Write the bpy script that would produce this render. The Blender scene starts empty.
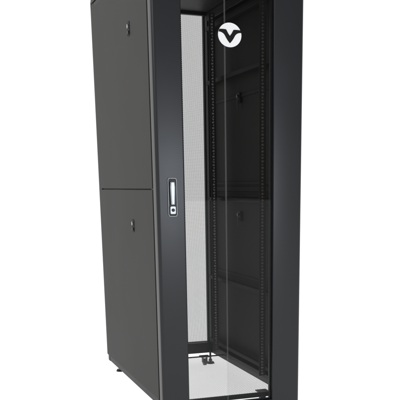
import bpy, bmesh, math
import numpy as np
from mathutils import Matrix, Vector
D=1.15; TOP=2.0
pts=[(0,D,2.0,89.5,3,3,1),(0,D,0.06,109,360,3,1),(0,D,1.03,99,184,1,1),
 (0,0,1.03,151.5,188,1,1),(0,0,0.06,158,410,1,1),(0,0,2.0,147,-55,1,.5),
 (1,-.05,1.8,306,0,1,0.1),(1,-.05,0.1,297,400,1,0.1),
 (.93,D,0.1,206,348,1,1),(.93,D,1.9,207,20,.6,0)]
def proj(p,P):
    cx,cy,cz,yaw,pitch,f,ppy,W,ppx=p
    R=np.array(Matrix.Rotation(-yaw,3,'Z')@Matrix.Rotation(math.pi/2-pitch,3,'X'))
    q=np.array([P[0]*W-cx,P[1]-cy,P[2]-cz])@R
    return ppx*100+f*100*q[0]/-q[2], ppy*100-f*100*q[1]/-q[2]
def res(p):
    r=[]
    for P in pts:
        u,v=proj(p,P); r+=[(u-P[3])*P[5],(v-P[4])*P[6]]
    r+=[(p[5]-8.5)*.5,(p[6]-3)*.5,(p[7]-.664)*20,(p[8]-2.2)*5]
    return np.array(r)
p=np.array([-.89,-3.48,1.03,.3355,.2,8.27,3.6,.664,2.24]);lam=1
for it in range(300):
    r=res(p);J=np.zeros((len(r),9))
    for i in range(9):
        d=p.copy();d[i]+=1e-5;J[:,i]=(res(d)-r)/1e-5
    A=J.T@J;st=np.linalg.solve(A+lam*np.diag(np.diag(A)),-J.T@r)
    if (res(p+st)**2).sum()<(r**2).sum(): p=p+st;lam*=.5
    else: lam*=3
print("FIT",np.round(p,5).tolist())
CAM=[float(v) for v in p]
W=CAM[7]
col=bpy.context.collection
# ---------------------------------------------------------------- materials
def mat(name):
    m=bpy.data.materials.new(name); m.use_nodes=True
    return m,m.node_tree.nodes,m.node_tree.links
def coated(name,c,rough=.45,bump=.15,scale=900,spec=.5,metal=0,coat=0,var=.12):
    m,n,l=mat(name); b=n["Principled BSDF"]
    tc=n.new("ShaderNodeTexCoord")
    big=n.new("ShaderNodeTexNoise"); big.inputs["Scale"].default_value=3.5; big.inputs["Detail"].default_value=3
    l.new(tc.outputs["Object"],big.inputs["Vector"])
    mr=n.new("ShaderNodeMapRange"); mr.inputs[3].default_value=1-var; mr.inputs[4].default_value=1+var
    l.new(big.outputs["Fac"],mr.inputs[0])
    fac=mr.outputs[0]
    if bump>0:
        no=n.new("ShaderNodeTexNoise"); no.inputs["Scale"].default_value=scale; no.inputs["Detail"].default_value=1
        l.new(tc.outputs["Object"],no.inputs["Vector"])
        mr2=n.new("ShaderNodeMapRange"); mr2.inputs[3].default_value=.85; mr2.inputs[4].default_value=1.15
        l.new(no.outputs["Fac"],mr2.inputs[0])
        mu=n.new("ShaderNodeMath"); mu.operation='MULTIPLY'; l.new(mr.outputs[0],mu.inputs[0]); l.new(mr2.outputs[0],mu.inputs[1])
        fac=mu.outputs[0]
        bp=n.new("ShaderNodeBump"); bp.inputs["Strength"].default_value=bump; bp.inputs["Distance"].default_value=.0003
        l.new(no.outputs["Fac"],bp.inputs["Height"]); l.new(bp.outputs[0],b.inputs["Normal"])
    vm=n.new("ShaderNodeVectorMath"); vm.operation='SCALE'; vm.inputs[0].default_value=c
    l.new(fac,vm.inputs["Scale"]); l.new(vm.outputs[0],b.inputs["Base Color"])
    rr=n.new("ShaderNodeMapRange"); rr.inputs[3].default_value=rough-.05; rr.inputs[4].default_value=rough+.05
    l.new(big.outputs["Fac"],rr.inputs[0]); l.new(rr.outputs[0],b.inputs["Roughness"])
    b.inputs["Specular IOR Level"].default_value=spec; b.inputs["Metallic"].default_value=metal
    b.inputs["Coat Weight"].default_value=coat
    return m
def perforate(m,ax,ay,pitch,r):
    """hexagonal field of round holes; ax/ay = object axes of the sheet"""
    n=m.node_tree.nodes; l=m.node_tree.links
    tc=n.new("ShaderNodeTexCoord"); sp=n.new("ShaderNodeSeparateXYZ"); l.new(tc.outputs["Object"],sp.inputs[0])
    def M(op,a,b=None,c=None):
        k=n.new("ShaderNodeMath"); k.operation=op
        for i,v in enumerate((a,b,c)):
            if v is None: continue
            if isinstance(v,(int,float)): k.inputs[i].default_value=v
            else: l.new(v,k.inputs[i])
        return k.outputs[0]
    u=M('DIVIDE',sp.outputs[ax],pitch); v=M('DIVIDE',sp.outputs[ay],pitch*1.7320508)
    def dist(o):
        a=M('SUBTRACT',M('FRACT',M('ADD',u,o+100)),.5); b=M('MULTIPLY',M('SUBTRACT',M('FRACT',M('ADD',v,o+100)),.5),1.7320508)
        return M('SQRT',M('ADD',M('MULTIPLY',a,a),M('MULTIPLY',b,b)))
    hole=M('LESS_THAN',M('MINIMUM',dist(0),dist(.5)),r)
    tr=n.new("ShaderNodeBsdfTransparent"); mx=n.new("ShaderNodeMixShader")
    l.new(hole,mx.inputs[0]); l.new(n["Principled BSDF"].outputs[0],mx.inputs[1]); l.new(tr.outputs[0],mx.inputs[2])
    l.new(mx.outputs[0],n["Material Output"].inputs[0])
    return m
SIDE=coated("charcoal_powder_coat",(.0325,.0317,.0298),.58,.12,spec=.14,var=.22)
FRAME=coated("dark_frame_paint",(.018,.018,.0175),.5,.1,spec=.2)
DOOR=coated("satin_door_paint",(.0122,.0130,.0150),.34,.03,spec=.38)
INNER=coated("interior_dark_steel",(.020,.018,.0165),.6,0,spec=.15)
PANELIN=coated("interior_panel_steel",(.030,.0270,.0245),.6,0,spec=.12)
RAIL=coated("rail_steel",(.03,.028,.025),.45,0,spec=.3)
PLAST=coated("black_plastic",(.008,.008,.008),.4,0,spec=.3)
GAS=coated("rubber_seal",(.006,.006,.006),.6,0,spec=.2)
CHROME=coated("brushed_chrome",(.34,.35,.36),.38,0,metal=1)
ZINC=coated("zinc_steel",(.17,.17,.175),.4,0,metal=1)
REARM=perforate(coated("perforated_rear_sheet",(.05,.05,.05),.5,0),0,2,.0058,.372)
FLOORM=perforate(coated("perforated_bottom_sheet",(.60,.60,.60),.5,0),0,1,.0085,.42)
WHITE=coated("white_badge_enamel",(.86,.86,.86),.3,0)
BLACKE=coated("black_badge_enamel",(.006,.006,.006),.4,0,spec=.2)
def glass(name,tint):
    m,n,l=mat(name); n.remove(n["Principled BSDF"])
    t=n.new("ShaderNodeBsdfTransparent"); t.inputs[0].default_value=(tint,tint,tint,1)
    g=n.new("ShaderNodeBsdfGlossy"); g.inputs["Roughness"].default_value=.02; g.inputs[0].default_value=(.95,.97,1,1)
    lw=n.new("ShaderNodeLayerWeight"); lw.inputs[0].default_value=.5
    p=n.new("ShaderNodeMath"); p.operation='POWER'; p.inputs[1].default_value=5; l.new(lw.outputs["Facing"],p.inputs[0])
    a=n.new("ShaderNodeMath"); a.operation='MULTIPLY_ADD'; a.inputs[1].default_value=.5; a.inputs[2].default_value=.007; l.new(p.outputs[0],a.inputs[0])
    x=n.new("ShaderNodeMixShader"); l.new(a.outputs[0],x.inputs[0]); l.new(t.outputs[0],x.inputs[1]); l.new(g.outputs[0],x.inputs[2])
    l.new(x.outputs[0],n["Material Output"].inputs[0]); return m
GLASS=glass("clear_door_glass",.945); GLASS2=glass("darker_door_glass",.900)  # second glass slightly darker than the first
def stripm():
    m,n,l=mat("pale_clear_strip"); b=n["Principled BSDF"]
    b.inputs["Base Color"].default_value=(.24,.24,.24,1); b.inputs["Roughness"].default_value=.4; b.inputs["Alpha"].default_value=.12; return m
STRIP=stripm()
# ---------------------------------------------------------------- mesh helpers
def finish(bm,name,m,parent=None,bevel=0,seg=2,smooth=False):
    bmesh.ops.recalc_face_normals(bm,faces=bm.faces)
    me=bpy.data.meshes.new(name); bm.to_mesh(me); bm.free(); me.materials.append(m)
    o=bpy.data.objects.new(name,me); col.objects.link(o)
    if parent: o.parent=parent
    if bevel:
        md=o.modifiers.new("bevel",'BEVEL'); md.width=bevel; md.segments=seg; md.limit_method='ANGLE'; md.angle_limit=.6
    if smooth:
        for p in me.polygons: p.use_smooth=True
    return o
def addbox(bm,b):
    x0,x1,y0,y1,z0,z1=b
    bmesh.ops.create_cube(bm,size=1,matrix=Matrix.Translation(((x0+x1)/2,(y0+y1)/2,(z0+z1)/2))@Matrix.Diagonal((x1-x0,y1-y0,z1-z0,1)))
def boxes(name,bs,m,parent=None,bevel=.0015):
    bm=bmesh.new()
    for b in bs: addbox(bm,b)
    return finish(bm,name,m,parent,bevel)
def sheet(name,pts,m,parent):
    bm=bmesh.new(); bm.faces.new([bm.verts.new(p) for p in pts]); return finish(bm,name,m,parent)
def addcyl(bm,c,axis,r,h,seg=32,r2=None):
    rot={'X':Matrix.Rotation(math.pi/2,4,'Y'),'Y':Matrix.Rotation(math.pi/2,4,'X'),'Z':Matrix.Identity(4)}[axis]
    bmesh.ops.create_cone(bm,cap_ends=True,segments=seg,radius1=r,radius2=r if r2 is None else r2,depth=h,matrix=Matrix.Translation(c)@rot)
def prism(bm,pts,axis,a,b):
    def P(p,h):
        return {'Z':(p[0],p[1],h),'Y':(p[0],h,p[1]),'X':(h,p[0],p[1])}[axis]
    va=[bm.verts.new(P(p,a)) for p in pts]; vb=[bm.verts.new(P(p,b)) for p in pts]
    n=len(pts); bm.faces.new(va); bm.faces.new(vb[::-1])
    for i in range(n): bm.faces.new((va[i],va[(i+1)%n],vb[(i+1)%n],vb[i]))
def rrect(cx,cz,w,h,r,seg=6):
    out=[]
    for sx,sz,a0 in ((1,1,0),(-1,1,90),(-1,-1,180),(1,-1,270)):
        for i in range(seg+1):
            a=math.radians(a0+90*i/seg); out.append((cx+sx*(w/2-r)+r*math.cos(a),cz+sz*(h/2-r)+r*math.sin(a)))
    return out
# ---------------------------------------------------------------- cabinet
cab=bpy.data.objects.new("server_cabinet",None); col.objects.link(cab); cab.location=(0,0,0); cab.empty_display_size=.2
cab["label"]="tall charcoal server cabinet with glass front door, standing empty"
cab["category"]="server cabinet"
Z0=.06; SZ=1.036
f=[]
for x0,x1 in ((.004,.045),(W-.045,W-.004)):
    f+=[(x0,x1,.002,.045,Z0,TOP-.02),(x0,x1,D-.045,D-.002,Z0,TOP-.02)]
    f+=[(x0+.001,x1-.001,.045,D-.045,Z0+.002,Z0+.05),(x0+.001,x1-.001,.045,D-.045,TOP-.065,TOP-.021)]
f+=[(.045,W-.045,.004,.03,Z0+.003,Z0+.022),(.045,W-.045,D-.04,D-.004,Z0+.003,Z0+.065),
    (.045,W-.045,.004,.04,TOP-.05,TOP-.022),(.045,W-.045,D-.03,D-.004,TOP-.034,TOP-.022)]
boxes("frame",f,FRAME,cab,.003)
boxes("roof_panel",[(0,W,0,D,TOP-.018,TOP),(.08,W-.08,.2,D-.2,TOP+.0005,TOP+.012)],FRAME,cab,.003)
def side_latch(parent,xs,s,y,z):
    bm=bmesh.new()
    prism(bm,rrect(y,z,.044,.060,.008),'X',xs,xs+s*.002)
    o=finish(bm,"latch",GAS,parent,.0008)
    bm=bmesh.new(); addcyl(bm,(xs+s*.004,y,z+.010),'X',.0095,.005)
    finish(bm,"lock_cylinder",CHROME,o,.0008)
    bm=bmesh.new(); prism(bm,rrect(y,z-.016,.030,.014,.003),'X',xs+s*.0022,xs+s*.006)
    finish(bm,"latch_lever",FRAME,o,.0008)
    return o
for s,xo in ((-1,0.0),(1,W)):
    for z0,z1,dz,hz_,ly in ((Z0+.035,SZ-.0025,.166,.87,.385),(SZ+.0025,1.957,.232,1.47,.330)):
        p=boxes("side_panel",[(min(xo,xo-s*.012),max(xo,xo-s*.012),.012,D-.012,z0,z1)],SIDE,cab,.002)
        xi=xo-s*.012
        boxes("panel_lining",[(min(xi-s*.0005,xi-s*.002),max(xi-s*.0005,xi-s*.002),.02,D-.02,z0+.012,z1-.012)],PANELIN,p,0)
        bb=[]
        for zz in (z0+.02,(z0+z1)/2,z1-.04):
            a,b=xi-s*.0022,xi-s*.007
            boxes("stiffener",[(min(a,b),max(a,b),.06,D-.06,zz,zz+.016)],INNER,p,.002)
        side_latch(p,xo,s,ly,z1-dz)
        a,b=xi-s*.0022,xi-s*.016
        h=boxes("latch_housing",[(min(a,b),max(a,b),.655,.695,hz_,hz_+.05)],PLAST,p,.004)
        bm=bmesh.new(); addcyl(bm,(b-s*.004,.675,hz_+.032),'X',.009,.007,24); finish(bm,"lock_cylinder",ZINC,h,.001)
        bm=bmesh.new(); addbox(bm,(min(b-s*.0005,b-s*.004),max(b-s*.0005,b-s*.004),.670,.680,hz_-.03,hz_+.018)); finish(bm,"latch_tongue",RAIL,h,.001)
    a,b=xo-s*.0125,xo-s*.020
    boxes("joint_strip",[(min(a,b),max(a,b),.046,D-.046,SZ-.012,SZ+.012)],INNER,cab,.001)
def rail(x,y,sx,sy):
    bm=bmesh.new()
    z0,z1=.13,1.93
    w=.034
    xa,xb=(x,x+sx*w); a,b=min(xa,xb),max(xa,xb)
    addbox(bm,(a,a+.011,y,y+.002,z0,z1)); addbox(bm,(b-.011,b,y,y+.002,z0,z1))
    k=int((z1-z0)/.01482)
    for i in range(k+1):
        zz=z0+i*.01482; addbox(bm,(a+.011,b-.011,y+.0002,y+.0018,zz,zz+.0055))
    f0,f1=sorted((y+.002,y+sy*.075))
    xe0,xe1=(b-.002,b) if sx<0 else (a,a+.002)
    ys=[f0,f0+.015,f0+.029,f0+.044,f0+.058,f1]
    addbox(bm,(xe0,xe1,ys[0],ys[1],z0,z1)); addbox(bm,(xe0,xe1,ys[2],ys[3],z0,z1)); addbox(bm,(xe0,xe1,ys[4],ys[5],z0,z1))
    k=int((z1-z0)/.025)
    for i in range(k+1):
        zz=z0+i*.025
        addbox(bm,(xe0+.0002,xe1-.0002,ys[1],ys[2],zz,zz+.012)); addbox(bm,(xe0+.0002,xe1-.0002,ys[3],ys[4],zz,zz+.012))
    finish(bm,"mounting_rail",RAIL,cab)
for y in (.16,.86):
    rail(.085,y,1,1); rail(W-.085,y,-1,1)
for s,xo in ((-1,.03),(1,W-.03)):
    for zz in (.14,.52,.97,1.60,1.88):
        boxes("cross_brace",[(min(xo,xo-s*.028),max(xo,xo-s*.028),.0455,D-.0455,zz,zz+.020)],INNER,cab,.002)
zf=.0865
fl=sheet("bottom_panel",[(.0455,.006,zf),(W-.0455,.006,zf),(W-.0455,.90,zf),(.0455,.90,zf)],FLOORM,cab)
boxes("panel_rim",[(.045,W-.045,.900,.908,.083,.090)],INNER,fl,.001)
# ---------------------------------------------------------------- rear door
rd=bpy.data.objects.new("rear_door",None); col.objects.link(rd); rd.parent=cab
boxes("door_frame",[(.004,.05,D+.004,D+.03,.09,TOP-.005),(W-.05,W-.004,D+.004,D+.03,.09,TOP-.005),
  (.05,W-.05,D+.0045,D+.0295,.09,.125),(.05,W-.05,D+.0045,D+.0295,TOP-.028,TOP-.005)],FRAME,rd,.003)
yy=D+.016
sheet("perforated_sheet",[(.05,yy,.125),(W-.05,yy,.125),(W-.05,yy,TOP-.028),(.05,yy,TOP-.028)],REARM,rd)
# ---------------------------------------------------------------- front door
fd=bpy.data.objects.new("front_door",None); col.objects.link(fd); fd.parent=cab
LI=.123; RI=W-.14; yb=-.006; yf=-.058
def arc(cx,cy,rx,ry,a0,a1,n):
    return [(cx+rx*math.cos(math.radians(a0+(a1-a0)*i/n)),cy+ry*math.sin(math.radians(a0+(a1-a0)*i/n))) for i in range(n+1)]
bm=bmesh.new()
left=[(0,yb)]+arc(.016,-.046,.016,.012,180,270,8)+[(LI-.004,yf)]+arc(LI-.004,yf+.004,.004,.004,270,360,4)+[(LI,yb)]
right=[(W,yb),(RI,yb)]+arc(RI+.004,yf+.004,.004,.004,180,270,4)+arc(W-.016,-.046,.016,.012,270,360,8)
prism(bm,left,'Z',.022,TOP-.005); prism(bm,right,'Z',.022,TOP-.005)
addbox(bm,(LI,RI,yf+.003,yb-.001,.022,.062)); addbox(bm,(LI,RI,yf+.003,yb-.001,TOP-.04,TOP-.005))
dfr=finish(bm,"door_frame",DOOR,fd)
md=dfr.modifiers.new("e",'EDGE_SPLIT'); md.split_angle=.45
for p_ in dfr.data.polygons: p_.use_smooth=True
SX=.318; GT=TOP-.0405
boxes("glass_pane",[(LI+.0005,SX-.0032,-.044,-.040,.0625,GT)],GLASS,fd,0)
boxes("glass_pane",[(SX+.0032,RI-.0005,-.044,-.040,.0625,GT)],GLASS2,fd,0)
boxes("glass_strip",[(SX-.0031,SX+.0031,-.0438,-.0402,.0625,GT)],STRIP,fd,0)  # thin pale see-through strip between the clearer and the darker pane
boxes("door_seal",[(LI+.001,LI+.007,-.0395,-.03,.066,TOP-.05),(RI-.007,RI-.001,-.0395,-.03,.066,TOP-.05)],GAS,fd,.001)
# handle
hx,hz=.068,1.003
hd=bpy.data.objects.new("handle",None); col.objects.link(hd); hd.parent=fd
o1=rrect(hx,hz,.040,.160,.009); i1=rrect(hx,hz,.034,.154,.0065)
def ring(bm,o,i,ya,ybk):
    A=[bm.verts.new((p[0],ya,p[1])) for p in o];B=[bm.verts.new((p[0],ya,p[1])) for p in i]
    C=[bm.verts.new((p[0],ybk,p[1])) for p in o];E=[bm.verts.new((p[0],ybk,p[1])) for p in i]
    for k in range(len(o)):
        j=(k+1)%len(o)
        bm.faces.new((A[k],A[j],B[j],B[k])); bm.faces.new((A[k],C[k],C[j],A[j])); bm.faces.new((B[k],B[j],E[j],E[k])); bm.faces.new((C[k],E[k],E[j],C[j]))
bm=bmesh.new(); ring(bm,o1,i1,yf-.006,yf-.0003)
finish(bm,"handle_bezel",CHROME,hd,.0012,3)
bm=bmesh.new(); prism(bm,rrect(hx,hz,.0338,.1538,.006),'Y',yf-.0022,yf-.0004); finish(bm,"handle_recess",PLAST,hd)
bm=bmesh.new()
prism(bm,[(hx-.009,hz-.032),(hx+.009,hz-.032),(hx+.0120,hz+.042),(hx+.010,hz+.066),(hx-.010,hz+.066),(hx-.0120,hz+.042)],'Y',yf-.014,yf-.0024)
finish(bm,"handle_lever",CHROME,hd,.005,4)
bm=bmesh.new(); prism(bm,rrect(hx,hz-.053,.026,.034,.006),'Y',yf-.010,yf-.0024); finish(bm,"lock_plate",CHROME,hd,.002,3)
bm=bmesh.new(); addcyl(bm,(hx,yf-.0115,hz-.053),'Y',.007,.003); finish(bm,"lock_cylinder",PLAST,hd,.0006)
# emblem
ex,ez,rx,rz=.340,1.662,.052,.0475
bd=bpy.data.objects.new("emblem",None); col.objects.link(bd); bd.parent=fd
bm=bmesh.new()
prism(bm,[(ex+rx*math.cos(a*math.pi/36),ez+rz*math.sin(a*math.pi/36)) for a in range(72)],'Y',-.0467,-.0443)
finish(bm,"emblem_disc",WHITE,bd)
def bez(p0,p1,p2,n=8):
    return [((1-t)**2*p0[0]+2*t*(1-t)*p1[0]+t*t*p2[0],(1-t)**2*p0[1]+2*t*(1-t)*p1[1]+t*t*p2[1]) for t in [i/n for i in range(n+1)]]
half=bez((0,-.68),(-.24,-.44),(-.43,-.06))+bez((-.43,-.06),(-.60,.22),(-.97,.22))[1:]+[(-.90,.43)]+bez((-.90,.43),(-.60,.46),(-.32,.43),4)[1:]+[(-.15,.12),(0,-.08)]
bm=bmesh.new()
poly=half+[(-x,z) for x,z in half[::-1] if x!=0]
prism(bm,[(ex+x*rx,ez+z*rz) for x,z in poly],'Y',-.0480,-.0468)
finish(bm,"emblem_mark",BLACKE,bd)
for z in (.25,1.0,1.75):
    bm=bmesh.new(); addcyl(bm,(W-.012,-.003,z),'Z',.0028,.07,16); finish(bm,"hinge",ZINC,fd)
# ---------------------------------------------------------------- casters and feet
def caster(x,y):
    e=bpy.data.objects.new("caster",None); col.objects.link(e); e.parent=cab; e.location=(x,y,0)
    bm=bmesh.new(); addcyl(bm,(0,0,.0215),'X',.021,.018,32); finish(bm,"wheel",PLAST,e,.003)
    bm=bmesh.new(); addbox(bm,(-.014,-.0105,-.014,.014,.018,.052)); addbox(bm,(.0105,.014,-.014,.014,.018,.052)); addbox(bm,(-.028,.028,-.025,.025,.0525,.0585)); finish(bm,"caster_fork",FRAME,e,.001)
def foot(x,y):
    e=bpy.data.objects.new("levelling_foot",None); col.objects.link(e); e.parent=cab; e.location=(x,y,0)
    bm=bmesh.new(); addcyl(bm,(0,0,.006),'Z',.026,.012,32,.020); finish(bm,"foot_pad",PLAST,e,.001)
    bm=bmesh.new(); addcyl(bm,(0,0,.047),'Z',.006,.070,16); addcyl(bm,(0,0,.022),'Z',.011,.010,6); finish(bm,"foot_stem",FRAME,e)
for x in (.11,W-.11):
    for y in (.14,D-.10): caster(x,y)
for x in (.06,W-.06):
    for y in (.075,D-.06): foot(x,y)
# ---------------------------------------------------------------- ground : white floor, glow added to drown shadows and show bright through holes
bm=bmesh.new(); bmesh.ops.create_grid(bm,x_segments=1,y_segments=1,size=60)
m,n,l=mat("white_glowing_floor"); b=n["Principled BSDF"]
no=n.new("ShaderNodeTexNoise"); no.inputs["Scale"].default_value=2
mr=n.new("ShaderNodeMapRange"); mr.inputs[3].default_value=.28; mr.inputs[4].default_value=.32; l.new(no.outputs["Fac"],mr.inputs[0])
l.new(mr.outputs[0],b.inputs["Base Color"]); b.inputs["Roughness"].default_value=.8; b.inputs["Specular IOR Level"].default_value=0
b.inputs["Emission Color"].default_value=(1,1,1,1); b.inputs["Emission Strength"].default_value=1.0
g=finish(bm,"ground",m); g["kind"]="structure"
# ---------------------------------------------------------------- world
w=bpy.data.worlds.new("World"); bpy.context.scene.world=w; w.use_nodes=True
n=w.node_tree.nodes; l=w.node_tree.links
tc=n.new("ShaderNodeTexCoord"); sp=n.new("ShaderNodeSeparateXYZ"); l.new(tc.outputs["Generated"],sp.inputs[0])
mr=n.new("ShaderNodeMapRange"); mr.interpolation_type='SMOOTHSTEP'
mr.inputs[1].default_value=-.55; mr.inputs[2].default_value=.35; mr.inputs[3].default_value=.22; mr.inputs[4].default_value=1.13
l.new(sp.outputs[1],mr.inputs[0]); l.new(mr.outputs[0],n["Background"].inputs["Strength"])
n["Background"].inputs[0].default_value=(1,1,1,1)
def area(name,loc,tgt,sx,sy,e,c=(1,1,1)):
    L=bpy.data.lights.new(name,'AREA'); L.shape='RECTANGLE'; L.size=sx; L.size_y=sy; L.energy=e; L.color=c
    o=bpy.data.objects.new(name,L); col.objects.link(o); o.location=loc
    o.rotation_euler=(Vector(tgt)-Vector(loc)).to_track_quat('-Z','Y').to_euler()
area("softbox_front",(-3.2,-3.2,3.0),(.1,0,1.0),1.4,1.4,45,(.94,.96,1))
area("softbox_strip",(.66,-2.6,1.05),(.05,0,1.03),.25,.5,15,(.84,.91,1))
# ---------------------------------------------------------------- camera
c=bpy.data.cameras.new("camera"); o=bpy.data.objects.new("camera",c); col.objects.link(o); bpy.context.scene.camera=o
o.location=CAM[:3]
o.rotation_euler=(Matrix.Rotation(-CAM[3],3,'Z')@Matrix.Rotation(math.pi/2-CAM[4],3,'X')).to_euler()
c.sensor_width=36; c.lens=36*CAM[5]/4; c.shift_x=(200-CAM[8]*100)/400; c.shift_y=(CAM[6]*100-200)/400
c.clip_end=500; c.clip_start=.05
s=bpy.context.scene; s.view_settings.view_transform='Standard'; s.view_settings.look='None'; s.view_settings.exposure=0
